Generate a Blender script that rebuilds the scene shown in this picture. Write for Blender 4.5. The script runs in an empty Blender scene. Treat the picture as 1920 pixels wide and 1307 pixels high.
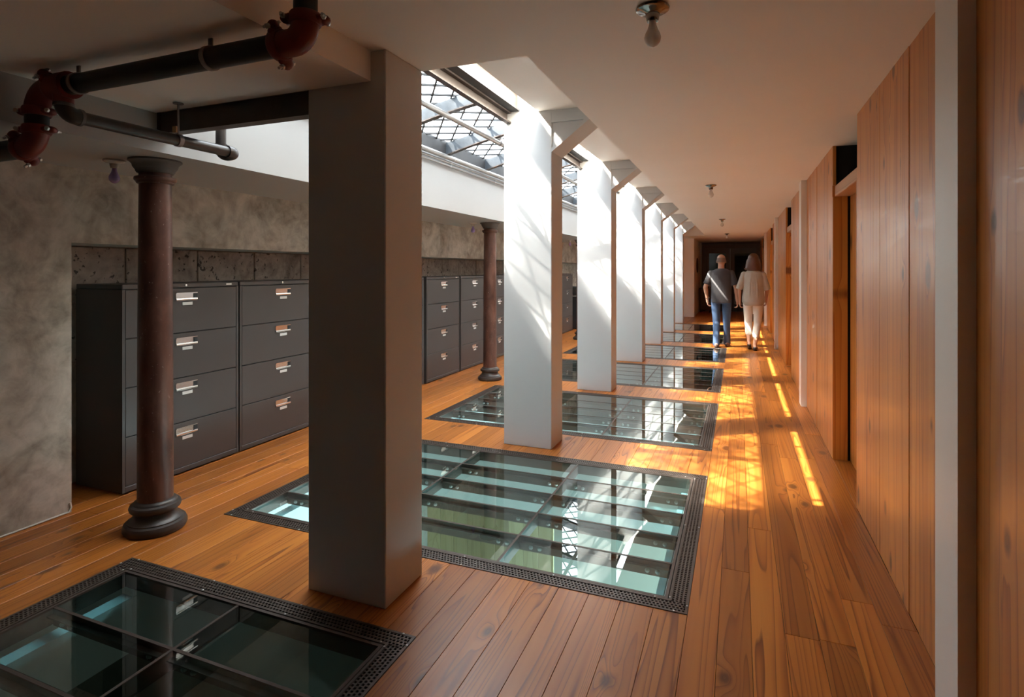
import bpy, math, random
from mathutils import Vector, Matrix
random.seed(7)
C = bpy.context.scene.collection
PI = math.pi

# ------------------------------------------------------------------ camera
YAW = math.atan(425.0 / 1061.0)
cam_d = bpy.data.cameras.new('camera')
cam = bpy.data.objects.new('camera', cam_d); C.objects.link(cam)
cam.location = (0, 0, 1.45); cam.rotation_euler = (PI / 2, 0, YAW)
cam_d.sensor_fit = 'HORIZONTAL'; cam_d.sensor_width = 36.0
cam_d.lens = 36.0 * 1061.0 / 1920.0
cam_d.shift_y = -(653.5 - 505.0) / 1920.0
cam_d.clip_start = 0.05; cam_d.clip_end = 200
bpy.context.scene.camera = cam

# ------------------------------------------------------------------ sky, sun, exposure
world = bpy.data.worlds.new('world'); bpy.context.scene.world = world
world.use_nodes = True
bg = world.node_tree.nodes['Background']
bg.inputs[0].default_value = (0.80, 0.90, 1.0, 1); bg.inputs[1].default_value = 4.2
SUN = Vector((1.0, 0.72, -1.38))
for nm, en, ang in (('sun', 14.0, 0.6), ('sun_soft_fill', 13.0, 6.0)):     # the sun, plus a wide second sun added to soften lattice shadows
    sd = bpy.data.lights.new(nm, 'SUN'); sd.energy = en; sd.angle = math.radians(ang); sd.color = (1.0, 0.92, 0.80)
    so = bpy.data.objects.new(nm, sd); C.objects.link(so); so.location = (-6, -4, 12)
    so.rotation_euler = SUN.to_track_quat('-Z', 'Y').to_euler()
vs = bpy.context.scene.view_settings
vs.view_transform = 'Standard'; vs.look = 'None'; vs.exposure = 2.38; vs.gamma = 1.0; vs.use_curve_mapping = False

cy = bpy.context.scene.cycles
cy.max_bounces = 14; cy.diffuse_bounces = 9; cy.glossy_bounces = 5; cy.transparent_max_bounces = 24

# ------------------------------------------------------------------ materials
MATS = {}
def nmat(name):
    m = bpy.data.materials.new(name); m.use_nodes = True; MATS[name] = m
    nt = m.node_tree; nt.nodes.clear()
    out = nt.nodes.new('ShaderNodeOutputMaterial')
    return m, nt, out
def N(nt, typ, **kw):
    n = nt.nodes.new(typ)
    for k, v in kw.items():
        if k in ('operation', 'blend_type', 'data_type', 'noise_dimensions', 'voronoi_dimensions', 'feature', 'distribution'): setattr(n, k, v)
    return n
def math_n(nt, op, a, b=None, clamp=False):
    n = nt.nodes.new('ShaderNodeMath'); n.operation = op; n.use_clamp = clamp
    for i, v in enumerate((a, b)):
        if v is None: continue
        if isinstance(v, (int, float)): n.inputs[i].default_value = v
        else: nt.links.new(v, n.inputs[i])
    return n.outputs[0]
def ramp(nt, fac, stops):
    n = nt.nodes.new('ShaderNodeValToRGB'); el = n.color_ramp.elements
    while len(el) < len(stops): el.new(0.5)
    for e, (p, c) in zip(el, stops): e.position = p; e.color = (*c, 1) if len(c) == 3 else c
    nt.links.new(fac, n.inputs[0]); return n.outputs[0]
def mixc(nt, fac, a, b, bt='MIX'):
    n = nt.nodes.new('ShaderNodeMix'); n.data_type = 'RGBA'; n.blend_type = bt
    for sock, v in ((n.inputs[0], fac), (n.inputs[6], a), (n.inputs[7], b)):
        if isinstance(v, (int, float)): sock.default_value = v
        elif isinstance(v, tuple): sock.default_value = (*v, 1)
        else: nt.links.new(v, sock)
    return n.outputs[2]
def noise(nt, vec, scale, detail=3.0, rough=0.5, dist=0.0):
    n = nt.nodes.new('ShaderNodeTexNoise'); n.inputs['Scale'].default_value = scale
    n.inputs['Detail'].default_value = detail; n.inputs['Roughness'].default_value = rough; n.inputs['Distortion'].default_value = dist
    nt.links.new(vec, n.inputs['Vector']); return n.outputs['Fac']
def mapping(nt, vec, scale=(1, 1, 1), loc=None):
    n = nt.nodes.new('ShaderNodeMapping'); n.inputs['Scale'].default_value = scale
    nt.links.new(vec, n.inputs['Vector'])
    if loc is not None: nt.links.new(loc, n.inputs['Location'])
    return n.outputs[0]
def bump(nt, h, strength, dist=0.01):
    n = nt.nodes.new('ShaderNodeBump'); n.inputs['Strength'].default_value = strength; n.inputs['Distance'].default_value = dist
    nt.links.new(h, n.inputs['Height']); return n.outputs[0]
def pos(nt): return nt.nodes.new('ShaderNodeNewGeometry').outputs['Position']
def bsdf(nt, out, col, rough=0.5, metal=0.0, normal=None, spec=0.5, coat=0.0):
    b = nt.nodes.new('ShaderNodeBsdfPrincipled')
    for nm, v in (('Base Color', col), ('Roughness', rough), ('Metallic', metal), ('Specular IOR Level', spec), ('Coat Weight', coat)):
        if isinstance(v, (int, float)): b.inputs[nm].default_value = v
        elif isinstance(v, tuple): b.inputs[nm].default_value = (*v, 1)
        else: nt.links.new(v, b.inputs[nm])
    if normal is not None: nt.links.new(normal, b.inputs['Normal'])
    nt.links.new(b.outputs[0], out.inputs[0]); return b

def flat(name, col, rough=0.5, metal=0.0, var=0.12, scale=6.0, spec=0.5, bmp=0.0):
    m, nt, out = nmat(name); p = pos(nt)
    n = noise(nt, p, scale, 4)
    c = mixc(nt, n, tuple(x * (1 - var) for x in col), tuple(min(1, x * (1 + var)) for x in col))
    nr = bump(nt, noise(nt, p, scale * 8, 3), bmp, 0.003) if bmp else None
    bsdf(nt, out, c, rough, metal, nr, spec); return m

def wood(name, axis, light, mid, dark, rough, bands=9.0, knots=1.0, flat_axis=0, vary=1.0, coat=0.0):
    """axis = index of the grain direction in world space"""
    m, nt, out = nmat(name); p = pos(nt)
    oi = nt.nodes.new('ShaderNodeObjectInfo'); rnd = oi.outputs['Random']
    comb = nt.nodes.new('ShaderNodeCombineXYZ')
    for i, k in enumerate((37.0, 53.0, 71.0)): nt.links.new(math_n(nt, 'MULTIPLY', rnd, k), comb.inputs[i])
    s1 = [8.0] * 3; s1[axis] = 0.22
    v1 = mapping(nt, p, tuple(s1), comb.outputs[0])
    # knots
    sk = [2.3] * 3; sk[axis] = 1.25; sk[flat_axis] = 0.0
    vk = mapping(nt, p, tuple(sk), comb.outputs[0])
    vo = nt.nodes.new('ShaderNodeTexVoronoi'); vo.voronoi_dimensions = '2D'; vo.inputs['Scale'].default_value = knots
    sv = nt.nodes.new('ShaderNodeSeparateXYZ'); cv = nt.nodes.new('ShaderNodeCombineXYZ'); nt.links.new(vk, sv.inputs[0])
    ax = [a for a in (0, 1, 2) if a != flat_axis]
    nt.links.new(sv.outputs[ax[0]], cv.inputs[0]); nt.links.new(sv.outputs[ax[1]], cv.inputs[1]); nt.links.new(cv.outputs[0], vo.inputs['Vector'])
    sx = nt.nodes.new('ShaderNodeSeparateXYZ'); nt.links.new(vo.outputs['Color'], sx.inputs[0])
    kd = math_n(nt, 'ADD', vo.outputs['Distance'], math_n(nt, 'MULTIPLY', sx.outputs[0], 0.055))
    near = math_n(nt, 'SUBTRACT', 1.0, math_n(nt, 'MULTIPLY', kd, 4.5), True)
    n1 = noise(nt, v1, 1.0, 1.5, 0.45, 0.25)
    val = math_n(nt, 'ADD', n1, math_n(nt, 'MULTIPLY', math_n(nt, 'POWER', near, 2.0), 0.22))
    band = math_n(nt, 'FRACT', math_n(nt, 'MULTIPLY', val, bands))
    s2 = [75.0] * 3; s2[axis] = 2.2
    fine = noise(nt, mapping(nt, p, tuple(s2), comb.outputs[0]), 1.0, 3, 0.6)
    s3 = [14.0] * 3; s3[axis] = 0.5
    streak = noise(nt, mapping(nt, p, tuple(s3), comb.outputs[0]), 1.0, 2, 0.5)
    g = ramp(nt, band, [(0.0, light), (0.45, light), (0.82, mid), (0.95, dark), (1.0, light)])
    c = mixc(nt, math_n(nt, 'MULTIPLY', fine, 0.35), g, mid)
    c = mixc(nt, ramp(nt, streak, [(0.35, (0, 0, 0)), (0.7, (1, 1, 1))]), c, mixc(nt, 0.6, c, mid))
    tint = ramp(nt, rnd, [(0.0, (0.72, 0.66, 0.60)), (0.35, (0.92, 0.90, 0.86)), (0.7, (1.05, 1.0, 0.95)), (1.0, (1.16, 1.15, 1.1))])
    c = mixc(nt, vary, c, tint, 'MULTIPLY')
    kn = ramp(nt, math_n(nt, 'ADD', kd, math_n(nt, 'MULTIPLY', fine, 0.03)), [(0.072, (1, 1, 1)), (0.115, (0, 0, 0))])
    c = mixc(nt, math_n(nt, 'MULTIPLY', kn, 0.8), c, (0.085, 0.022, 0.007))
    rr = math_n(nt, 'ADD', rough, math_n(nt, 'MULTIPLY', fine, 0.12))
    bsdf(nt, out, c, rr, 0.0, bump(nt, math_n(nt, 'ADD', fine, streak), 0.10, 0.002), 0.5, coat)
    return m

M_floor = wood('pine_floor', 1, (0.52, 0.190, 0.032), (0.38, 0.113, 0.017), (0.13, 0.028, 0.005), 0.30, 17.0, 1.0, 2)
M_wall = wood('pine_wall', 2, (0.67, 0.272, 0.056), (0.55, 0.182, 0.032), (0.30, 0.078, 0.012), 0.28, 7.0, 1.1, 0, 0.5, 0.08)
M_door = wood('pine_door', 2, (0.62, 0.27, 0.055), (0.52, 0.19, 0.032), (0.34, 0.10, 0.018), 0.32, 6.0, 1.0)
M_header = wood('pine_header', 1, (0.58, 0.32, 0.16), (0.48, 0.24, 0.10), (0.34, 0.15, 0.06), 0.4, 6.0, 0.6)
M_lower = wood('pale_boards', 2, (0.34, 0.29, 0.17), (0.30, 0.25, 0.13), (0.22, 0.17, 0.08), 0.5, 5.0, 0.6)
M_dkwood = wood('dark_wood', 2, (0.055, 0.022, 0.012), (0.04, 0.016, 0.009), (0.02, 0.008, 0.005), 0.4, 6.0, 0.5)

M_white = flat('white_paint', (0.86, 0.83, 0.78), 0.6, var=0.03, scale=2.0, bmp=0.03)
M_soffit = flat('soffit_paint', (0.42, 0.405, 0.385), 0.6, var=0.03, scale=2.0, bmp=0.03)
M_trim = flat('white_trim', (0.78, 0.73, 0.66), 0.45, var=0.03)
M_pillar = flat('pillar_paint', (0.56, 0.55, 0.54), 0.5, var=0.025, scale=3.0, bmp=0.05)
M_bolt = flat('zinc', (0.55, 0.55, 0.54), 0.35, 0.9)
M_dark = flat('dark_gap', (0.012, 0.010, 0.009), 0.8)
M_black = flat('black_void', (0.006, 0.005, 0.005), 0.9)
M_bronze = flat('bronze_steel', (0.105, 0.080, 0.066), 0.42, 0.55, var=0.2, scale=20)
M_steelbrown = flat('brown_steel', (0.085, 0.062, 0.052), 0.5, 0.3, var=0.3, scale=14, bmp=0.15)
M_lattice = flat('lattice_iron', (0.055, 0.052, 0.052), 0.6, 0.3, var=0.3)
M_rib = flat('painted_rib', (0.060, 0.068, 0.078), 0.5, 0.2, var=0.55, scale=9, bmp=0.2)
M_cab = flat('cabinet_paint', (0.070, 0.061, 0.059), 0.42, 0.0, var=0.04, scale=3, spec=0.5)
M_cabdark = flat('cabinet_gap', (0.010, 0.009, 0.010), 0.7)
M_silver = flat('brushed_aluminium', (0.78, 0.77, 0.75), 0.22, 1.0, var=0.05, scale=40)
M_label = flat('label_card', (0.72, 0.70, 0.68), 0.4)
M_red = flat('red_oxide', (0.17, 0.020, 0.013), 0.42, 0.0, var=0.2, scale=20, bmp=0.1)
M_pipe = flat('black_pipe', (0.014, 0.012, 0.012), 0.38, 0.2, var=0.3, scale=25)
M_pipe2 = flat('brown_pipe', (0.046, 0.036, 0.032), 0.33, 0.2, var=0.25, scale=18)
M_conduit = flat('grey_conduit', (0.38, 0.36, 0.34), 0.32, 0.7, var=0.2, scale=12)
M_strap = flat('strap_steel', (0.26, 0.23, 0.22), 0.45, 0.5)
M_porc = flat('porcelain', (0.62, 0.58, 0.53), 0.22)
M_lampmetal = flat('lamp_metal', (0.30, 0.28, 0.26), 0.15, 0.9)
M_grey = flat('column_grey', (0.062, 0.050, 0.044), 0.38, 0.25, var=0.25, scale=16, bmp=0.2)
M_capital = flat('capital_grey', (0.12, 0.105, 0.095), 0.6, 0.0, var=0.15, scale=10)
M_plastic = flat('grey_plastic', (0.42, 0.41, 0.40), 0.5)
M_dkplastic = flat('dark_plastic', (0.03, 0.03, 0.033), 0.5)
M_ledge = flat('ledge_paint', (0.80, 0.82, 0.80), 0.5, var=0.03)
M_lowgrey = flat('lower_grey', (0.24, 0.24, 0.20), 0.7, var=0.10, scale=1.5)
M_cable = flat('cable_white', (0.7, 0.68, 0.64), 0.5)
M_paint = flat('canvas_grey', (0.30, 0.30, 0.26), 0.7)

def concrete(name, a, b, pits=0.0, sc=2.2):
    m, nt, out = nmat(name); p = pos(nt)
    n1 = noise(nt, p, sc, 7, 0.62, 1.2); n2 = noise(nt, p, sc * 5, 5, 0.6, 0.6); n3 = noise(nt, p, 0.7, 2)
    f = math_n(nt, 'ADD', math_n(nt, 'MULTIPLY', n1, 0.65), math_n(nt, 'MULTIPLY', n2, 0.35))
    c = ramp(nt, f, [(0.34, tuple(x * 0.55 for x in a)), (0.47, a), (0.58, b), (0.70, tuple(min(1, x * 1.22) for x in b))])
    c = mixc(nt, 1.0, c, ramp(nt, n3, [(0.3, (0.85, 0.83, 0.8)), (0.7, (1.05, 1.05, 1.05))]), 'MULTIPLY')
    h = f
    if pits:
        pn = noise(nt, p, 26, 3, 0.55); pm = noise(nt, p, 3.0, 2)
        pit = ramp(nt, math_n(nt, 'ADD', pn, math_n(nt, 'MULTIPLY', pm, 0.35)), [(0.80, (0, 0, 0)), (0.85, (1, 1, 1))])
        c = mixc(nt, math_n(nt, 'MULTIPLY', pit, 0.85), c, tuple(x * 0.12 for x in a))
        h = math_n(nt, 'SUBTRACT', f, pit)
    bsdf(nt, out, c, 0.85, 0, bump(nt, h, 0.25, 0.01), 0.3); return m
M_plaster = concrete('plaster_concrete', (0.42, 0.36, 0.30), (0.56, 0.49, 0.42))
M_block = concrete('concrete_block', (0.42, 0.38, 0.33), (0.55, 0.51, 0.45), 1.0, 3.0)

def rust(name):
    m, nt, out = nmat(name); p = pos(nt)
    n1 = noise(nt, mapping(nt, p, (1, 1, 0.35)), 9, 6, 0.6, 0.5); n2 = noise(nt, p, 60, 3)
    c = ramp(nt, n1, [(0.28, (0.04, 0.016, 0.011)), (0.5, (0.11, 0.044, 0.029)), (0.68, (0.18, 0.082, 0.056)), (0.8, (0.25, 0.14, 0.11))])
    c = mixc(nt, ramp(nt, n2, [(0.68, (0, 0, 0)), (0.74, (1, 1, 1))]), c, (0.30, 0.22, 0.18))
    bsdf(nt, out, c, 0.42, 0.15, bump(nt, n1, 0.2, 0.004)); return m
M_rust = rust('rusted_iron')

def glass(name, tint, ior=1.5, rough=0.0, gain=1.0):
    m, nt, out = nmat(name)
    lw = nt.nodes.new('ShaderNodeLayerWeight'); lw.inputs[0].default_value = 0.5
    f0 = ((ior - 1) / (ior + 1)) ** 2
    sch = math_n(nt, 'ADD', f0, math_n(nt, 'MULTIPLY', 1 - f0, math_n(nt, 'POWER', lw.outputs['Facing'], 5.0)))
    front = math_n(nt, 'SUBTRACT', 1.0, nt.nodes.new('ShaderNodeNewGeometry').outputs['Backfacing'])
    fac = math_n(nt, 'MULTIPLY', math_n(nt, 'MULTIPLY', sch, front), gain, True)
    t = nt.nodes.new('ShaderNodeBsdfTransparent'); t.inputs[0].default_value = (*tint, 1)
    g = nt.nodes.new('ShaderNodeBsdfGlossy'); g.inputs['Roughness'].default_value = rough; g.inputs[0].default_value = (0.95, 1, 0.98, 1)
    mx = nt.nodes.new('ShaderNodeMixShader')
    nt.links.new(fac, mx.inputs[0]); nt.links.new(t.outputs[0], mx.inputs[1]); nt.links.new(g.outputs[0], mx.inputs[2])
    nt.links.new(mx.outputs[0], out.inputs[0]); return m
M_floorglass = glass('teal_floor_glass', (0.66, 0.84, 0.86), 1.55, 0.0, 1.6)
M_clear = glass('clear_glass', (0.95, 0.97, 0.97), 1.3)
M_doorglass = glass('door_glass', (0.35, 0.40, 0.36), 1.5)
def bulb_mat(name, col, alpha):
    m, nt, out = nmat(name); b = bsdf(nt, out, mixc(nt, noise(nt, pos(nt), 30, 2), col, tuple(x * 0.9 for x in col)), 0.12)
    b.inputs['Alpha'].default_value = alpha; return m
M_bulb = bulb_mat('bulb_glass', (0.85, 0.80, 0.74), 0.75)
M_violet = bulb_mat('violet_bulb_glass', (0.52, 0.38, 0.78), 0.85)
def frosted():
    m, nt, out = nmat('obscured_pane'); p = pos(nt)
    t = nt.nodes.new('ShaderNodeBsdfTransparent'); t.inputs[0].default_value = (0.52, 0.55, 0.58, 1)
    d = nt.nodes.new('ShaderNodeBsdfTranslucent'); 
    nt.links.new(ramp(nt, noise(nt, p, 18, 4), [(0.3, (0.15, 0.175, 0.195)), (0.7, (0.25, 0.27, 0.28))]), d.inputs[0])
    mx = nt.nodes.new('ShaderNodeMixShader'); 
    f = ramp(nt, noise(nt, p, 2.6, 2), [(0.40, (0.38, 0.38, 0.38)), (0.60, (0.92, 0.92, 0.92))])  # uneven pane clarity put in to dapple the sunlight passing through
    nt.links.new(f, mx.inputs[0])
    nt.links.new(t.outputs[0], mx.inputs[1]); nt.links.new(d.outputs[0], mx.inputs[2]); nt.links.new(mx.outputs[0], out.inputs[0])
    return m
M_frost = frosted()
M_skin = flat('skin', (0.50, 0.26, 0.17), 0.5, var=0.08, scale=12)
M_stubble = flat('shaved_hair', (0.20, 0.12, 0.09), 0.7, var=0.2, scale=60)
M_hair = flat('brown_hair', (0.105, 0.038, 0.016), 0.45, var=0.4, scale=40, bmp=0.4)
M_tee = flat('charcoal_cotton', (0.060, 0.055, 0.060), 0.85, var=0.12, scale=9, bmp=0.5)
M_jean = flat('blue_denim', (0.040, 0.072, 0.14), 0.8, var=0.45, scale=7, bmp=0.5)
M_blouse = flat('beige_linen', (0.42, 0.36, 0.30), 0.85, var=0.12, scale=9, bmp=0.6)
M_pants = flat('cream_trousers', (0.66, 0.59, 0.52), 0.8, var=0.06, scale=9, bmp=0.4)
M_shoe = flat('brown_shoe', (0.10, 0.055, 0.04), 0.5)
M_shoeb = flat('black_shoe', (0.012, 0.011, 0.012), 0.4)

# ------------------------------------------------------------------ mesh helpers
def wloc(o):
    v = Vector((0, 0, 0))
    while o is not None: v += o.location; o = o.parent
    return v
class MB:
    def __init__(s): s.v = []; s.f = []; s.m = []
    def add(s, vs, fs, mi=0):
        b = len(s.v); s.v += [tuple(p) for p in vs]; s.f += [tuple(b + i for i in f) for f in fs]; s.m += [mi] * len(fs); return s
    def box(s, x0, x1, y0, y1, z0, z1, mi=0, top=None):
        vs = [(x0, y0, z0), (x1, y0, z0), (x1, y1, z0), (x0, y1, z0), (x0, y0, z1), (x1, y0, z1), (x1, y1, z1), (x0, y1, z1)]
        s.add(vs, [(0, 3, 2, 1), (0, 1, 5, 4), (1, 2, 6, 5), (2, 3, 7, 6), (3, 0, 4, 7)], mi)
        s.add(vs, [(4, 5, 6, 7)], mi if top is None else top); return s
    def cbox(s, x0, x1, y0, y1, z0, z1, c=0.004, mi=0):
        """box with chamfered edges on all 12 edges"""
        vs = []; idx = {}
        for sx in (0, 1):
            for sy in (0, 1):
                for sz in (0, 1):
                    X = (x0, x1)[sx]; Y = (y0, y1)[sy]; Z = (z0, z1)[sz]
                    dx = (c, -c)[sx]; dy = (c, -c)[sy]; dz = (c, -c)[sz]
                    for a, pt in enumerate(((X, Y + dy, Z + dz), (X + dx, Y, Z + dz), (X + dx, Y + dy, Z))):
                        idx[sx, sy, sz, a] = len(vs); vs.append(pt)
        fs = []
        for d in (0, 1):
            q = lambda a, b: (d, a, b); fs.append([idx[d, a, b, 0] for a, b in ((0, 0), (1, 0), (1, 1), (0, 1))][::(1 if d else -1)])
            fs.append([idx[a, d, b, 1] for a, b in ((0, 0), (1, 0), (1, 1), (0, 1))][::(-1 if d else 1)])
            fs.append([idx[a, b, d, 2] for a, b in ((0, 0), (1, 0), (1, 1), (0, 1))][::(1 if d else -1)])
        for a in (0, 1):
            for b in (0, 1):
                fs.append([idx[a, b, 0, 0], idx[a, b, 1, 0], idx[a, b, 1, 1], idx[a, b, 0, 1]])
                fs.append([idx[a, 0, b, 0], idx[a, 1, b, 0], idx[a, 1, b, 2], idx[a, 0, b, 2]])
                fs.append([idx[0, a, b, 1], idx[1, a, b, 1], idx[1, a, b, 2], idx[0, a, b, 2]])
                for e in (0, 1): fs.append([idx[a, b, e, 0], idx[a, b, e, 1], idx[a, b, e, 2]])
        s.add(vs, fs, mi); return s
    def prism(s, poly, axis, a, b, mi=0):
        """poly: 2D points in the two other axes (in order), extruded along axis from a to b"""
        n = len(poly); vs = []
        for t in (a, b):
            for (p, q) in poly:
                vs.append((t, p, q) if axis == 0 else (p, t, q) if axis == 1 else (p, q, t))
        s.add(vs, [tuple(range(n))[::-1], tuple(range(n, 2 * n))] + [(i, (i + 1) % n, n + (i + 1) % n, n + i) for i in range(n)], mi); return s
    def tube(s, pts, r, seg=16, mi=0, caps=True):
        pts = [Vector(p) for p in pts]; n = len(pts)
        rs = r if isinstance(r, (list, tuple)) else [r] * n
        T = [((pts[min(i + 1, n - 1)] - pts[max(i - 1, 0)]).normalized()) for i in range(n)]
        up = Vector((0, 0, 1)) if abs(T[0].z) < 0.9 else Vector((1, 0, 0))
        u = T[0].cross(up).normalized(); vs = []
        for i in range(n):
            u = (u - T[i] * u.dot(T[i])).normalized(); w = T[i].cross(u)
            for k in range(seg):
                a = 2 * PI * k / seg; vs.append(pts[i] + (u * math.cos(a) + w * math.sin(a)) * rs[i])
        fs = [(i * seg + k, i * seg + (k + 1) % seg, (i + 1) * seg + (k + 1) % seg, (i + 1) * seg + k) for i in range(n - 1) for k in range(seg)]
        if caps: fs += [tuple(range(seg))[::-1], tuple((n - 1) * seg + k for k in range(seg))]
        s.add(vs, fs, mi); return s
    def lathe(s, prof, c=(0, 0, 0), seg=32, mi=0, axis=2):
        vs = []; n = len(prof)
        for (r, z) in prof:
            for k in range(seg):
                a = 2 * PI * k / seg; p = (r * math.cos(a), r * math.sin(a), z)
                if axis == 0: p = (p[2], p[0], p[1])
                if axis == 1: p = (p[0], p[2], p[1])
                vs.append((c[0] + p[0], c[1] + p[1], c[2] + p[2]))
        fs = [(i * seg + k, i * seg + (k + 1) % seg, (i + 1) * seg + (k + 1) % seg, (i + 1) * seg + k) for i in range(n - 1) for k in range(seg)]
        if prof[0][0] > 1e-6: fs.append(tuple(range(seg))[::-1])
        if prof[-1][0] > 1e-6: fs.append(tuple((n - 1) * seg + k for k in range(seg)))
        s.add(vs, fs, mi); return s
    def ell(s, c, r, seg=20, rings=12, rot=None, mi=0):
        vs = []
        for i in range(rings + 1):
            t = PI * i / rings
            for k in range(seg):
                a = 2 * PI * k / seg
                p = Vector((r[0] * math.sin(t) * math.cos(a), r[1] * math.sin(t) * math.sin(a), r[2] * math.cos(t)))
                if rot is not None: p = rot @ p
                vs.append(p + Vector(c))
        s.add(vs, [(i * seg + k, (i + 1) * seg + k, (i + 1) * seg + (k + 1) % seg, i * seg + (k + 1) % seg) for i in range(rings) for k in range(seg)], mi); return s
    def shear(s):
        s.v = [(x, y, z + (x - SX1) * SLOPE) for x, y, z in s.v]; return s
    def mesh(s, name, mats, smooth=False, origin=(0, 0, 0)):
        me = bpy.data.meshes.new(name); o = Vector(origin)
        me.from_pydata([tuple(Vector(v) - o) for v in s.v], [], s.f)
        mats = mats if isinstance(mats, (list, tuple)) else [mats]
        for m in mats: me.materials.append(m)
        if len(mats) > 1: me.polygons.foreach_set('material_index', s.m)
        if smooth:
            me.polygons.foreach_set('use_smooth', [True] * len(me.polygons))
        me.update(); return me
    def build(s, name, mats, parent=None, smooth=False, sharp=40):
        xs = [v[0] for v in s.v]; ys = [v[1] for v in s.v]; zs = [v[2] for v in s.v]
        org = Vector(((min(xs) + max(xs)) / 2, (min(ys) + max(ys)) / 2, min(zs)))
        me = s.mesh(name, mats, smooth, org)
        if smooth:
            try: me.set_sharp_from_angle(angle=math.radians(sharp))
            except Exception: pass
        o = bpy.data.objects.new(name, me); C.objects.link(o)
        if parent is not None: o.parent = parent; o.location = org - wloc(parent)
        else: o.location = org
        return o
def tag(o, label, cat=None, group=None, kind=None):
    o['label'] = label
    if cat: o['category'] = cat
    if group: o['group'] = group
    if kind: o['kind'] = kind
    return o
def thing(name, loc, label, cat, group=None, kind=None):
    o = bpy.data.objects.new(name, None); C.objects.link(o); o.location = loc; o.empty_display_size = 0.1
    return tag(o, label, cat, group, kind)
def struct(o, label, cat): return tag(o, label, cat, None, 'structure')
def copy_tree(o, parent=None):
    c = o.copy(); C.objects.link(c); c.parent = parent
    for ch in list(o.children): copy_tree(ch, c)
    return c
def inst(name, me, loc, parent):
    o = bpy.data.objects.new(name, me); C.objects.link(o); o.parent = parent; o.location = Vector(loc) - wloc(parent); return o
ORD = ['zeroth', 'first', 'second', 'third', 'fourth', 'fifth', 'sixth', 'seventh', 'eighth', 'ninth', 'tenth', 'eleventh', 'twelfth']

# ------------------------------------------------------------------ layout numbers
CEIL = 2.39; DROP = 2.26; SOFF = 2.06; BAY = 2.302
PX0, PX1 = -1.81, -1.395
def pil_y(k): return 2.035 + BAY * k
WR = 0.665
PANX0, PANX1, PAN0X1 = -2.83, -0.20, -1.18
panels = [(PANX0, PAN0X1, 0.215, 1.93)] + [(PANX0, PANX1, 2.475 + BAY * k, 4.19 + BAY * k) for k in range(6)]
YN, YF = -1.8, 20.95

# ------------------------------------------------------------------ floor slab and planks
mb = MB()
def slab(x0, x1, y0, y1): mb.box(x0, x1, y0, y1, -0.47, -0.022, 0, 1)
slab(-4.35, PANX0, YN, YF); slab(PANX1, 1.7, YN, YF)
slab(PANX0, PANX1, YN, panels[0][2]); slab(PAN0X1, PANX1, panels[0][2], panels[0][3])
for a, b in zip(panels[:-1], panels[1:]): slab(PANX0, PANX1, a[3], b[2])
slab(PANX0, PANX1, panels[-1][3], YF)
floor = mb.build('floor', [M_ledge, M_dark]); struct(floor, 'orange heart pine plank floor between the glass panels', 'floor')
def plank_floor(x0, x1, y0, y1):
    g = 0.0006; c = 0.0011
    MB().add([(x0 + g, y0 + g, -0.022), (x1 - g, y0 + g, -0.022), (x1 - g, y1 - g, -0.022), (x0 + g, y1 - g, -0.022),
              (x0 + g, y0 + g, -c), (x1 - g, y0 + g, -c), (x1 - g, y1 - g, -c), (x0 + g, y1 - g, -c),
              (x0 + g + c, y0 + g + c, 0), (x1 - g - c, y0 + g + c, 0), (x1 - g - c, y1 - g - c, 0), (x0 + g + c, y1 - g - c, 0)],
             [(0, 1, 5, 4), (1, 2, 6, 5), (2, 3, 7, 6), (3, 0, 4, 7), (4, 5, 9, 8), (5, 6, 10, 9), (6, 7, 11, 10), (7, 4, 8, 11), (8, 9, 10, 11)]
             ).build('plank', M_floor, floor)
def rows(x0, x1, n, spans):
    w = (x1 - x0) / n
    for i in range(n):
        for (a, b) in spans:
            y = a
            first = True
            while y < b - 0.01:
                L = random.uniform(1.5, 3.3) if not first else random.uniform(0.6, 3.0)
                first = False
                e = y + L
                if b - e < 0.5: e = b
                plank_floor(x0 + i * w, x0 + (i + 1) * w, y, e); y = e
YP0, YP1 = -0.1, 20.9
rows(PANX1, WR, 7, [(0.5, YP1)])
for j in range(4): plank_floor(WR, 0.82, 3.962 + 4 * BAY * j / 2, 4.928 + 4 * BAY * j / 2)
rows(-4.2, PANX0, 10, [(0.6, 17.0)])
gaps = [(a[3], b[2]) for a, b in zip(panels[1:-1], panels[2:])] + [(panels[-1][3], YP1)]
rows(PANX0, PAN0X1, 12, [(panels[0][3], panels[1][2])] + gaps)
rows(PAN0X1, PANX1, 7, [(0.5, panels[1][2])] + gaps)

# ------------------------------------------------------------------ ceilings
mb = MB()
OPX = -0.867; OPY = 2.30; OPY1 = 16.6
mb.box(OPX, 1.7, YN, YF, CEIL, 3.05)                    # corridor ceiling
mb.box(-1.47, OPX, YN, OPY, CEIL, 3.05)                 # near strip before the skylight opening
mb.box(-1.83, -1.47, 2.034, 2.337, CEIL, 3.05).box(-1.47, OPX, OPY, 2.337, CEIL, 3.05)  # extra fill above the dark pillar, added to block stray sun
mb.box(-4.35, OPX, OPY1, YF, CEIL, 3.05)                # beyond the skylight
ceil = mb.build('ceiling', M_white); struct(ceil, 'smooth white corridor ceiling with two rows of bare bulbs', 'ceiling')
o = MB().box(-2.80, -1.47, YN, 2.034, DROP, 3.05).build('ceiling_drop', M_white); struct(o, 'lower white ceiling panel carrying the sprinkler pipe', 'ceiling')
o = MB().box(-1.51, OPX, 2.338, OPY1 - 0.001, 2.73, 3.05).build('ceiling_raised', M_white); struct(o, 'raised white ceiling strip beside the iron skylight', 'ceiling')
mb = MB()
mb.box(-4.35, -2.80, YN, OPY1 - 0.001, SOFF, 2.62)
mb.box(-2.80, -1.47, 16.0, OPY1 - 0.001, SOFF, 3.05)
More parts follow.
